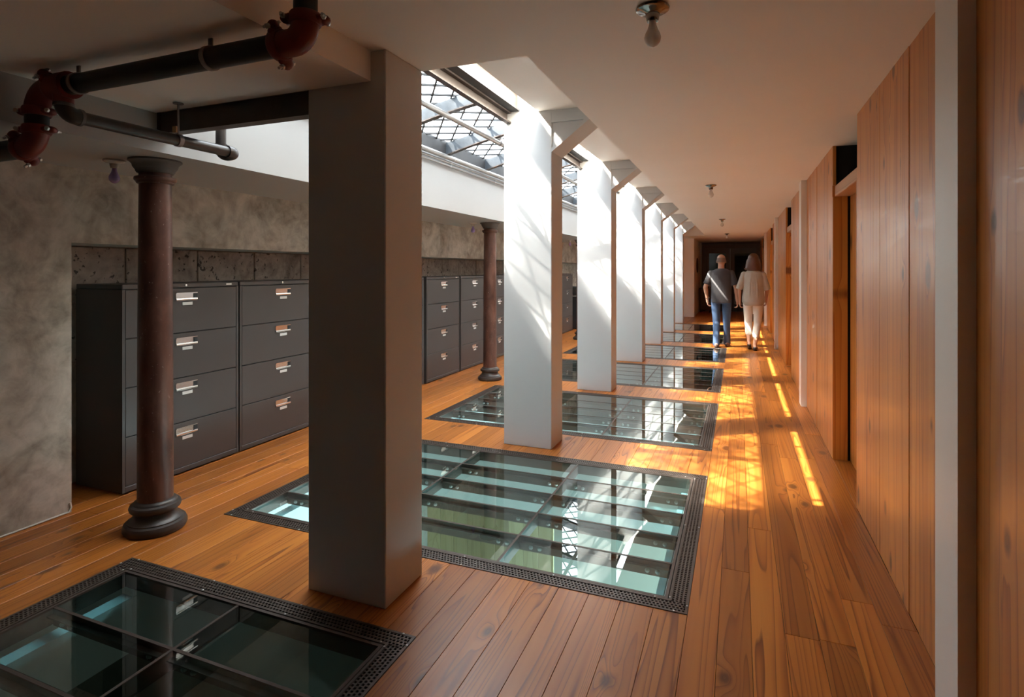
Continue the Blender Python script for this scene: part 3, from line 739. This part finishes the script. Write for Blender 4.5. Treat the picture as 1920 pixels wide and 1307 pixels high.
# sprinkler pipe and conduits in the skylight well
YS0, YS1 = 2.36, 15.98
t = thing('sprinkler_pipe', (-2.2, 9, 2.70), 'grey sprinkler pipe hanging along the skylight', 'pipe')
MB().tube([(-2.2, YS0 - 0.2, 2.70), (-2.2, YS1, 2.70)], 0.024, 14).build('pipe_run', M_conduit, t, True)
for i, y in enumerate(RIBS[:-1]):
    if i % 2 == 0: 
        MB().tube([(-2.2, y + 0.05, 2.72), (-2.2, y + 0.05, 2.75)], 0.005, 8).build('hanger_rod', M_bolt, t)
        MB().box(-2.225, -2.175, y + 0.032, y + 0.07, 2.735, 2.765).build('hanger_clamp', M_label, t)
        MB().lathe([(0.03, -0.012), (0.03, 0.012)], (-2.2, y + 0.05, 2.70), 16, 0, 1).build('hanger_ring', M_strap, t, True)
for nm, x, z, r_, lab in (('conduit', -2.735, 2.585, 0.024, 'thick grey conduit along the top of the white soffit'), ('conduit', -2.765, 2.545, 0.012, 'thin grey conduit just under the thick conduit on the soffit'), ('conduit', -2.772, 2.515, 0.011, 'lowest thin grey conduit along the white soffit')):
    t = thing(nm, (x, 9, z), lab, 'conduit')
    MB().tube([(x, 2.13, z), (x, YS1, z)], r_, 12).build('tube', M_conduit, t, True)
    y = 2.9
    while y < 15:
        MB().lathe([(r_ + 0.003, -0.01), (r_ + 0.003, 0.01)], (x, y, z), 12, 0, 1).build('clip', M_bolt, t, True); y += 1.15

# ------------------------------------------------------------------ sprinkler main with red couplings
PY = 1.45; PZ = 2.19
def arc(c, u, v, R, n=8, a0=0, a1=PI / 2):
    c = Vector(c); u = Vector(u); v = Vector(v)
    return [c + u * R * math.cos(a0 + (a1 - a0) * i / n) + v * R * math.sin(a0 + (a1 - a0) * i / n) for i in range(n + 1)]
main = thing('fire_pipe', (-2.0, PY, 2.0), 'black fire main with red grooved elbows and a thin brown branch pipe', 'pipe')
RP = 0.038; RV = 0.042
MB().tube([(-2.60, PY, PZ), (-1.40, PY, PZ)], RP, 20).build('pipe_run', M_pipe, main, True)
MB().tube([(-1.30, PY, PZ + 0.05), (-1.30, PY, CEIL - 0.001)], RP, 20).build('riser', M_pipe, main, True)
MB().tube([(-2.71, PY, 2.135), (-2.71, PY, 2.02)], RV, 20).build('drop_pipe', M_pipe, main, True)
MB().tube([(-2.80, PY, 1.96), (-3.69, PY, 1.955)], RV, 20).build('branch', M_pipe, main, True)
def elbow(pts, r):
    return MB().tube(pts, r, 20).build('elbow', M_red, main, True)
elbow([(-1.40, PY, PZ)] + arc((-1.355, PY, PZ + 0.055), (0, 0, -1), (1, 0, 0), 0.055) + [(-1.30, PY, PZ + 0.07)], 0.044)
elbow([(-2.60, PY, PZ)] + arc((-2.62, PY, PZ - 0.09), (0, 0, 1), (-1, 0, 0), 0.09) + [(-2.71, PY, PZ - 0.10)], 0.045)
elbow([(-2.71, PY, 2.045)] + arc((-2.79, PY, 2.04), (1, 0, 0), (0, 0, -1), 0.08) + [(-2.81, PY, 1.96)], 0.045)
def coupling(c, axis, spread, r=0.051, w=0.036):
    """grooved coupling: ring of two housings plus two flat bolt lugs with bolts"""
    a = Vector(axis); s = Vector(spread).normalized(); third = a.cross(s)
    c = Vector(c); R = Matrix((a, s, third)).transposed()
    m = MB().tube([c - a * w / 2, c - a * w * 0.36, c - a * w * 0.12, c + a * w * 0.12, c + a * w * 0.36, c + a * w / 2], [r * 0.93, r, r * 1.02, r * 1.02, r, r * 0.93], 24)
    for sg in (-1, 1):
        p = c + s * sg * (r + 0.008)
        m.ell(p, (0.015, 0.021, 0.024), 16, 10, R)
        m.ell(c + s * sg * (r - 0.006), (0.016, 0.018, 0.032), 16, 10, R)
    k = m.build('coupling', M_red, main, True)
    for sg in (-1, 1):
        p = c + s * sg * (r + 0.013)
        MB().tube([p - third * 0.030, p + third * 0.044], 0.0052, 8).tube([p - third * 0.031, p - third * 0.022], 0.0092, 6).tube([p + third * 0.022, p + third * 0.031], 0.0092, 6).build('coupling_bolt', M_bolt, k)
coupling((-1.405, PY, PZ), (1, 0, 0), Vector((0, -0.5, 0.87)))
coupling((-1.30, PY, PZ + 0.068), (0, 0, 1), Vector((-0.9, -0.43, 0)))
coupling((-2.59, PY, PZ), (1, 0, 0), Vector((0, -0.7, 0.71)))
coupling((-2.71, PY, 2.105), (0, 0, 1), Vector((0.93, 0.37, 0)))
coupling((-2.71, PY, 2.03), (0, 0, 1), Vector((0.93, 0.37, 0)))
coupling((-2.80, PY, 1.96), (1, 0, 0), Vector((0, -0.6, 0.8)))
# tee outlet for the small line
MB().tube([(-2.535, PY, PZ + 0.0), (-2.535, PY, PZ - 0.068)], 0.036, 18).lathe([(0.054, -0.045), (0.054, 0.045)], (-2.535, PY, PZ), 22, 0, 0).build('tee', M_red, main, True)
for x in (-2.44, -1.72):
    MB().lathe([(RP + 0.004, -0.009), (RP + 0.004, 0.009)], (x, PY, PZ), 24, 0, 0).box(x - 0.009, x + 0.009, PY - 0.003, PY + 0.003, PZ + RP, DROP).build('strap', M_strap, main, True)
br = main
BZ = 2.078; RS = 0.027
MB().tube([(-2.535, PY, PZ - 0.066)] + arc((-2.535, PY + 0.045, BZ + 0.045), (0, -1, 0), (0, 0, -1), 0.045) + [(-2.535, PY + 0.06, BZ)], 0.033, 18).build('elbow', M_pipe2, br, True)['label'] = 'thin brown branch elbow'
MB().lathe([(0.036, 0), (0.036, 0.012)], (-2.535, PY, PZ - 0.082), 18).lathe([(0.035, 0), (0.035, 0.012)], (-2.535, PY + 0.055, BZ), 18, 0, 1).build('collar', M_capital, br, True)
MB().tube([(-2.535, PY + 0.06, BZ), (-2.535, 2.255, BZ)], RS, 18).build('pipe_run', M_pipe2, br, True)
MB().tube([(-2.535, 2.235, BZ)] + arc((-2.58, 2.25, BZ), (1, 0, 0), (0, 1, 0), 0.045) + [(-2.60, 2.295, BZ)], 0.034, 18).build('elbow', M_pipe2, br, True)
MB().tube([(-2.59, 2.295, BZ)] + arc((-2.60, 2.295, BZ + 0.045), (0, 0, -1), (-1, 0, 0), 0.045) + [(-2.645, 2.295, BZ + 0.06)], 0.033, 18).build('elbow', M_pipe2, br, True)
MB().tube([(-2.645, 2.295, BZ + 0.05), (-2.645, 2.295, 2.55)], RS, 16).build('riser', M_pipe2, br, True)
hy = 1.955
MB().lathe([(RS + 0.004, -0.011), (RS + 0.004, 0.011)], (-2.535, hy, BZ), 20, 0, 1).tube([(-2.535, hy, BZ + RS), (-2.535, hy, DROP)], 0.005, 8).lathe([(0.024, 0), (0.024, 0.004)], (-2.535, hy, DROP - 0.0045), 16).build('hanger', M_strap, br, True)
MB().box(-2.55, -2.525, hy - 0.02, hy - 0.012, BZ + 0.035, BZ + 0.065).build('tag', flat('tan_tag', (0.5, 0.3, 0.15), 0.6), br)

# ------------------------------------------------------------------ bare bulb lamps
def lamp(x, y, z, label, group, base_m, bulb_m, sc=1.0):
    t = thing('ceiling_lamp', (x, y, z - 0.13), label, 'lamp', group)
    f = lambda L: [(r * sc, -h * sc) for r, h in L]
    MB().lathe(f([(0.0, 0.0005), (0.058, 0.0005), (0.060, 0.004), (0.058, 0.010), (0.048, 0.016), (0.028, 0.020), (0.024, 0.024)]), (x, y, z), 28).build('base_plate', base_m, t, True)
    MB().lathe(f([(0.024, 0.020), (0.025, 0.026), (0.022, 0.044), (0.020, 0.050), (0.0, 0.050)]), (x, y, z), 22).build('socket', base_m, t, True)
    MB().lathe(f([(0.012, 0.048), (0.013, 0.062), (0.018, 0.078), (0.026, 0.094), (0.0295, 0.108), (0.027, 0.122), (0.019, 0.133), (0.009, 0.139), (0.0, 0.141)]), (x, y, z), 24).build('bulb', bulb_m, t, True)
    MB().tube([(x, y, z - 0.05 * sc), (x, y, z - 0.085 * sc)], [0.006 * sc, 0.003 * sc], 8).build('filament_stem', M_label, t)
for i in range(4):
    lamp(-0.287, 2.075 + 2 * BAY * i, CEIL, 'bare clear bulb in round metal holder, %s along the corridor ceiling' % ORD[i + 1], 'bare bulbs along the corridor ceiling', M_lampmetal, M_bulb)
for i in range(3):
    lamp(-3.24, 2.11 + 2 * BAY * i, SOFF, 'bare violet bulb in a porcelain holder under the soffit, %s from the plaster wall end' % ORD[i + 1], 'violet bulbs under the soffit', M_porc, M_violet, 0.92)

# ------------------------------------------------------------------ people
def remesh(mb, voxel, smooth_it=6):
    me = mb.mesh('tmp', M_skin)
    o = bpy.data.objects.new('tmp', me); C.objects.link(o)
    md = o.modifiers.new('r', 'REMESH'); md.mode = 'VOXEL'; md.voxel_size = voxel; md.use_smooth_shade = True
    ms = o.modifiers.new('s', 'SMOOTH'); ms.factor = 0.5; ms.iterations = smooth_it
    bpy.context.view_layer.update()
    dg = bpy.context.evaluated_depsgraph_get()
    new = bpy.data.meshes.new_from_object(o.evaluated_get(dg))
    bpy.data.objects.remove(o)
    return new
def limb(mb, pts, rs, seg=14):
    for p, r in zip(pts, rs): mb.ell(p, (r, r, r), seg, 8)
    mb.tube(pts, rs, seg)
def oval(mb, rings, seg=24):
    """stack of ellipses (z, rx, ry, cx, cy)"""
    vs = []
    for (z, rx, ry, cx, cy) in rings:
        for k in range(seg):
            a = 2 * PI * k / seg; vs.append((cx + rx * math.cos(a), cy + ry * math.sin(a), z))
    n = len(rings)
    mb.add(vs, [(i * seg + k, i * seg + (k + 1) % seg, (i + 1) * seg + (k + 1) % seg, (i + 1) * seg + k) for i in range(n - 1) for k in range(seg)] + [tuple(range(seg))[::-1], tuple((n - 1) * seg + k for k in range(seg))])
def hand(mb, w, d, side, curl=0.5, s=1.0):
    """palm and five fingers from wrist w along direction d (mostly downwards); side=+1 right hand (thumb towards +y/-x)"""
    w = Vector(w); d = Vector(d).normalized(); fwd = Vector((0, 1, 0)); n = Vector((-side, 0, 0))   # n = palm side, towards the body
    fwd = (fwd - d * fwd.dot(d)).normalized()
    limb(mb, [w, w + d * 0.04 * s], [0.024 * s, 0.026 * s])
    for q in (-0.027, -0.009, 0.009, 0.027): limb(mb, [w + d * 0.02 * s + fwd * q * 0.7 * s, w + d * 0.088 * s + fwd * q * s], [0.013 * s, 0.0115 * s], 10)
    for q, L in ((-0.029, 0.060), (-0.010, 0.075), (0.010, 0.080), (0.029, 0.072)):
        p = w + d * 0.086 * s + fwd * q * s; a = p + (d * math.cos(curl * 0.6) + n * math.sin(curl * 0.6)) * L * 0.5 * s
        b = a + (d * math.cos(curl * 1.7) + n * math.sin(curl * 1.7)) * L * 0.32 * s; c = b + (d * math.cos(curl * 2.6) + n * math.sin(curl * 2.6)) * L * 0.25 * s
        limb(mb, [p, a, b, c], [0.0095 * s, 0.0088 * s, 0.008 * s, 0.007 * s], 8)
    p = w + d * 0.03 * s + fwd * 0.025 * s; a = p + (d * 0.7 + fwd * 0.6 + n * 0.3).normalized() * 0.04 * s; b = a + (d * 0.9 + fwd * 0.15 + n * 0.4).normalized() * 0.03 * s
    limb(mb, [p, a, b], [0.013 * s, 0.0105 * s, 0.0085 * s], 8)
def head(mb, c, s=1.0, yaw=0.0):
    c = Vector(c); R = Matrix.Rotation(yaw, 3, 'Z')
    q = lambda x, y, z: c + R @ Vector((x, y, z)) * s
    mb.ell(q(0, -0.01, 0.03), (0.078 * s, 0.096 * s, 0.090 * s), 24, 16, R)
    mb.ell(q(0, 0.025, -0.045), (0.060 * s, 0.068 * s, 0.072 * s), 20, 12, R)
    mb.ell(q(0, 0.055, -0.088), (0.034 * s, 0.030 * s, 0.026 * s), 14, 8, R)
    mb.tube([q(0, 0.088, 0.0), q(0, 0.110, -0.038)], [0.010 * s, 0.017 * s], 10)
    mb.ell(q(0, 0.085, -0.062), (0.024 * s, 0.014 * s, 0.008 * s), 10, 6, R)
    for e in (-1, 1):
        mb.ell(q(e * 0.078, -0.004, -0.012), (0.012 * s, 0.022 * s, 0.032 * s), 12, 8, R)
        mb.ell(q(e * 0.030, 0.074, 0.004), (0.016 * s, 0.012 * s, 0.010 * s), 10, 6, R)
        mb.ell(q(e * 0.030, 0.078, 0.020), (0.022 * s, 0.012 * s, 0.007 * s), 10, 6, R)
def finish(name, mesh, mat, parent, loc, mats2=None, fn=None):
    mesh.name = name; mesh.materials.clear(); mesh.materials.append(mat)
    if mats2:
        mesh.materials.append(mats2)
        for p in mesh.polygons:
            if fn(p.center): p.material_index = 1
    for p in mesh.polygons: p.use_smooth = True
    o = bpy.data.objects.new(name, mesh); C.objects.link(o); o.parent = parent; o.location = loc; return o
def shoe(mb, heel, toe_dir, L=0.27, w=0.045, pitch=0.0):
    h = Vector(heel); d = Vector((toe_dir[0], toe_dir[1], 0)).normalized(); dn = d * math.cos(pitch) + Vector((0, 0, -math.sin(pitch)))
    for f, rx, rz, up in ((0.10, 0.9, 0.042, 0.040), (0.35, 0.85, 0.040, 0.036), (0.62, 1.05, 0.034, 0.028), (0.85, 0.9, 0.026, 0.022)):
        p = h + dn * L * f + Vector((0, 0, up))
        mb.ell(p, (w * rx, w * 1.25, rz), 16, 10)
    mb.tube([h + dn * L * 0.05 + Vector((0, 0, 0.014)), h + dn * L * 0.9 + Vector((0, 0, 0.014))], [0.034, 0.036], 12)

def make_man(loc):
    P = thing('person', loc, 'person in charcoal tee and blue jeans walking away beside a companion', 'person', 'people walking along the corridor')
    hipL, hipR = (-0.094, 0, 0.88), (0.094, 0, 0.88)
    kneeL, knR = (-0.085, 0.06, 0.48), (0.092, 0.05, 0.49); ankL, ankR = (-0.085, -0.02, 0.085), (0.10, 0.20, 0.09)
    shL, shR = (-0.178, 0, 1.375), (0.178, 0, 1.375); elL, elR = (-0.275, -0.03, 1.12), (0.255, -0.02, 1.11)
    wrL, wrR = (-0.245, 0.03, 0.885), (0.275, 0.05, 0.865)
    b = MB()
    oval(b, [(0.86, 0.13, 0.09, 0, 0), (0.95, 0.155, 0.11, 0, 0), (1.05, 0.150, 0.108, 0, 0.0), (1.2, 0.165, 0.112, 0, 0), (1.33, 0.175, 0.108, 0, 0), (1.41, 0.15, 0.085, 0, -0.005), (1.45, 0.08, 0.065, 0, -0.005)])
    limb(b, [(0, -0.01, 1.42), (0, 0.008, 1.50), (0, 0.012, 1.55)], [0.062, 0.056, 0.056])
    head(b, (0, 0.01, 1.605), 1.0)
    for h, k, a in ((hipL, kneeL, ankL), (hipR, knR, ankR)): limb(b, [h, k, a], [0.085, 0.056, 0.038])
    for s, e, w, sd in ((shL, elL, wrL, -1), (shR, elR, wrR, 1)):
        limb(b, [s, e, w], [0.052, 0.041, 0.028]); limb(b, [e, (Vector(e) * 0.6 + Vector(w) * 0.4)], [0.041, 0.040])
        hand(b, w, Vector(w) - Vector(e) + Vector((0, 0.02, -0.12)), sd, 0.75)
    for a in (ankL, ankR): shoe(b, (a[0], a[1] - 0.06, 0.01), (0, 1))
    me = remesh(b, 0.0085, 4)
    finish('body', me, M_skin, P, (0, 0, 0), M_stubble, lambda c: 1.575 < c[2] < 1.665 and c[1] < 0.035 + (1.62 - c[2]) * 0.3 and abs(c[0]) < 0.085 and c[2] > 1.58)
    t = MB()   # tee
    oval(t, [(0.835, 0.178, 0.128, 0, 0), (0.95, 0.180, 0.130, 0, 0), (1.08, 0.178, 0.128, 0, 0), (1.22, 0.188, 0.128, 0, 0), (1.34, 0.196, 0.122, 0, 0), (1.42, 0.165, 0.098, 0, -0.005), (1.465, 0.085, 0.076, 0, -0.003)])
    for s, e in ((shL, elL), (shR, elR)):
        s = Vector(s); e = Vector(e); limb(t, [s, s.lerp(e, 0.5)], [0.060, 0.060]); t.tube([s.lerp(e, 0.4), s.lerp(e, 0.8)], [0.060, 0.066], 16)
    finish('shirt', remesh(t, 0.009, 3), M_tee, P, (0, 0, 0))
    j = MB()
    oval(j, [(0.82, 0.160, 0.105, 0, 0), (0.87, 0.172, 0.122, 0, -0.004), (0.95, 0.170, 0.122, 0, 0)])
    for h, k, a in ((hipL, kneeL, ankL), (hipR, knR, ankR)):
        h = Vector(h); k = Vector(k); a = Vector(a)
        limb(j, [h, h.lerp(k, 0.5), k, k.lerp(a, 0.5), a + Vector((0, 0, -0.02))], [0.088, 0.080, 0.066, 0.060, 0.062], 18)
    finish('jeans', remesh(j, 0.009, 3), M_jean, P, (0, 0, 0))
    for nm, a in (('shoe', ankL), ('shoe', ankR)):
        s = MB(); shoe(s, (a[0], a[1] - 0.065, 0.0), (0, 1), 0.29, 0.050); finish(nm, remesh(s, 0.008, 2), M_shoe, P, (0, 0, 0))
    MB().tube([Vector(wrL) + Vector((0, 0, 0.02)), Vector(wrL) + Vector((0, -0.004, 0.045))], 0.036, 16).build('wristband', M_silver, None, True)
    w = bpy.context.scene.collection.objects[-1]; l = w.location.copy(); w.parent = P; w.location = l
    return P
def make_woman(loc):
    P = thing('person', loc, 'person with brown hair in beige blouse and cream cropped trousers walking away', 'person', 'people walking along the corridor')
    hipL, hipR = (-0.088, 0, 0.90), (0.088, 0, 0.90)
    knL, knR = (-0.082, 0.10, 0.49), (0.068, 0.02, 0.48); anL, anR = (-0.07, 0.06, 0.15), (0.022, -0.06, 0.085)
    shL, shR = (-0.158, 0, 1.358), (0.158, 0, 1.358); elL, elR = (-0.235, -0.04, 1.11), (0.225, 0.0, 1.10); wrL, wrR = (-0.225, 0.02, 0.87), (0.215, 0.12, 0.90)
    b = MB()
    oval(b, [(0.86, 0.14, 0.10, 0, 0), (0.95, 0.150, 0.11, 0, 0), (1.07, 0.128, 0.095, 0, 0), (1.2, 0.142, 0.10, 0, 0), (1.31, 0.155, 0.098, 0, 0), (1.39, 0.13, 0.078, 0, -0.005), (1.43, 0.07, 0.058, 0, 0)])
    limb(b, [(0, -0.01, 1.40), (0, 0.008, 1.49), (0, 0.012, 1.53)], [0.054, 0.048, 0.048])
    head(b, (0, 0.01, 1.595), 0.96)
    for h, k, a in ((hipL, knL, anL), (hipR, knR, anR)):
        limb(b, [h, k, a], [0.085, 0.052, 0.034]); k = Vector(k); a = Vector(a); limb(b, [k.lerp(a, 0.1), k.lerp(a, 0.35), k.lerp(a, 0.7)], [0.05, 0.052, 0.040])
    for s, e, w, sd in ((shL, elL, wrL, -1), (shR, elR, wrR, 1)):
        limb(b, [s, e, w], [0.045, 0.036, 0.024]); limb(b, [e, Vector(e).lerp(Vector(w), 0.35)], [0.036, 0.034])
        hand(b, w, Vector(w) - Vector(e) + Vector((0, 0.02, -0.12)), sd, 0.7, 0.92)
    shoe(b, (anL[0], anL[1] - 0.055, 0.065), (0.1, 1), 0.235, 0.038, 0.42); shoe(b, (anR[0], anR[1] - 0.05, 0.008), (0.12, 1), 0.24, 0.038)
    finish('body', remesh(b, 0.0085, 4), M_skin, P, (0, 0, 0))
    t = MB()
    oval(t, [(0.80, 0.150, 0.125, 0, -0.012), (0.86, 0.190, 0.145, 0, -0.006), (0.95, 0.190, 0.142, 0, -0.004), (1.08, 0.172, 0.128, 0, -0.004), (1.2, 0.172, 0.126, 0, 0), (1.31, 0.180, 0.118, 0, 0), (1.39, 0.150, 0.096, 0, -0.005), (1.44, 0.080, 0.072, 0, -0.003)])
    for s, e in ((shL, elL), (shR, elR)):
        s = Vector(s); e = Vector(e); limb(t, [s, s.lerp(e, 0.5), s.lerp(e, 0.9)], [0.054, 0.055, 0.058], 16); t.tube([s.lerp(e, 0.84), s.lerp(e, 1.08)], [0.062, 0.056], 16)
    # soft pleats down the back
    for q in (-0.06, -0.02, 0.02, 0.06): t.tube([(q * 0.6, -0.10, 1.36), (q, -0.118, 1.2), (q * 1.1, -0.130, 0.95), (q * 1.1, -0.12, 0.85)], [0.008, 0.012, 0.013, 0.010], 8)
    finish('blouse', remesh(t, 0.0085, 3), M_blouse, P, (0, 0, 0))
    j = MB()
    oval(j, [(0.80, 0.155, 0.105, 0, 0), (0.87, 0.172, 0.125, 0, -0.006), (0.95, 0.162, 0.12, 0, 0)])
    for h, k, a, f in ((hipL, knL, anL, 0.55), (hipR, knR, anR, 0.55)):
        h = Vector(h); k = Vector(k); a = Vector(a); limb(j, [h, h.lerp(k, 0.5), k, k.lerp(a, f)], [0.090, 0.080, 0.064, 0.062], 18)
    finish('trousers', remesh(j, 0.009, 3), M_pants, P, (0, 0, 0))
    h = MB(); c = Vector((0, 0.0, 1.62))
    h.ell(c + Vector((0, -0.012, 0.02)), (0.094, 0.108, 0.100), 24, 16)
    oval(h, [(1.425, 0.098, 0.045, 0, -0.060), (1.47, 0.118, 0.062, 0, -0.052), (1.54, 0.110, 0.085, 0, -0.035), (1.62, 0.100, 0.102, 0, -0.014)])
    for q in (-1, 1): limb(h, [(q * 0.085, 0.01, 1.60), (q * 0.105, 0.0, 1.50), (q * 0.112, -0.02, 1.445)], [0.032, 0.03, 0.018])
    limb(h, [(-0.09, -0.03, 1.49), (-0.125, -0.03, 1.455), (-0.150, -0.03, 1.46)], [0.03, 0.02, 0.010])
    finish('hair', remesh(h, 0.008, 4), M_hair, P, (0, 0, 0))
    for a, p, z in ((anL, 0.42, 0.055), (anR, 0.0, 0.0)):
        s = MB(); shoe(s, (a[0], a[1] - 0.055, z), (0.1, 1), 0.25, 0.041, p); finish('shoe', remesh(s, 0.008, 2), M_shoeb, P, (0, 0, 0))
    return P
make_man((-0.30, 11.17, 0))
make_woman((0.245, 11.05, 0))
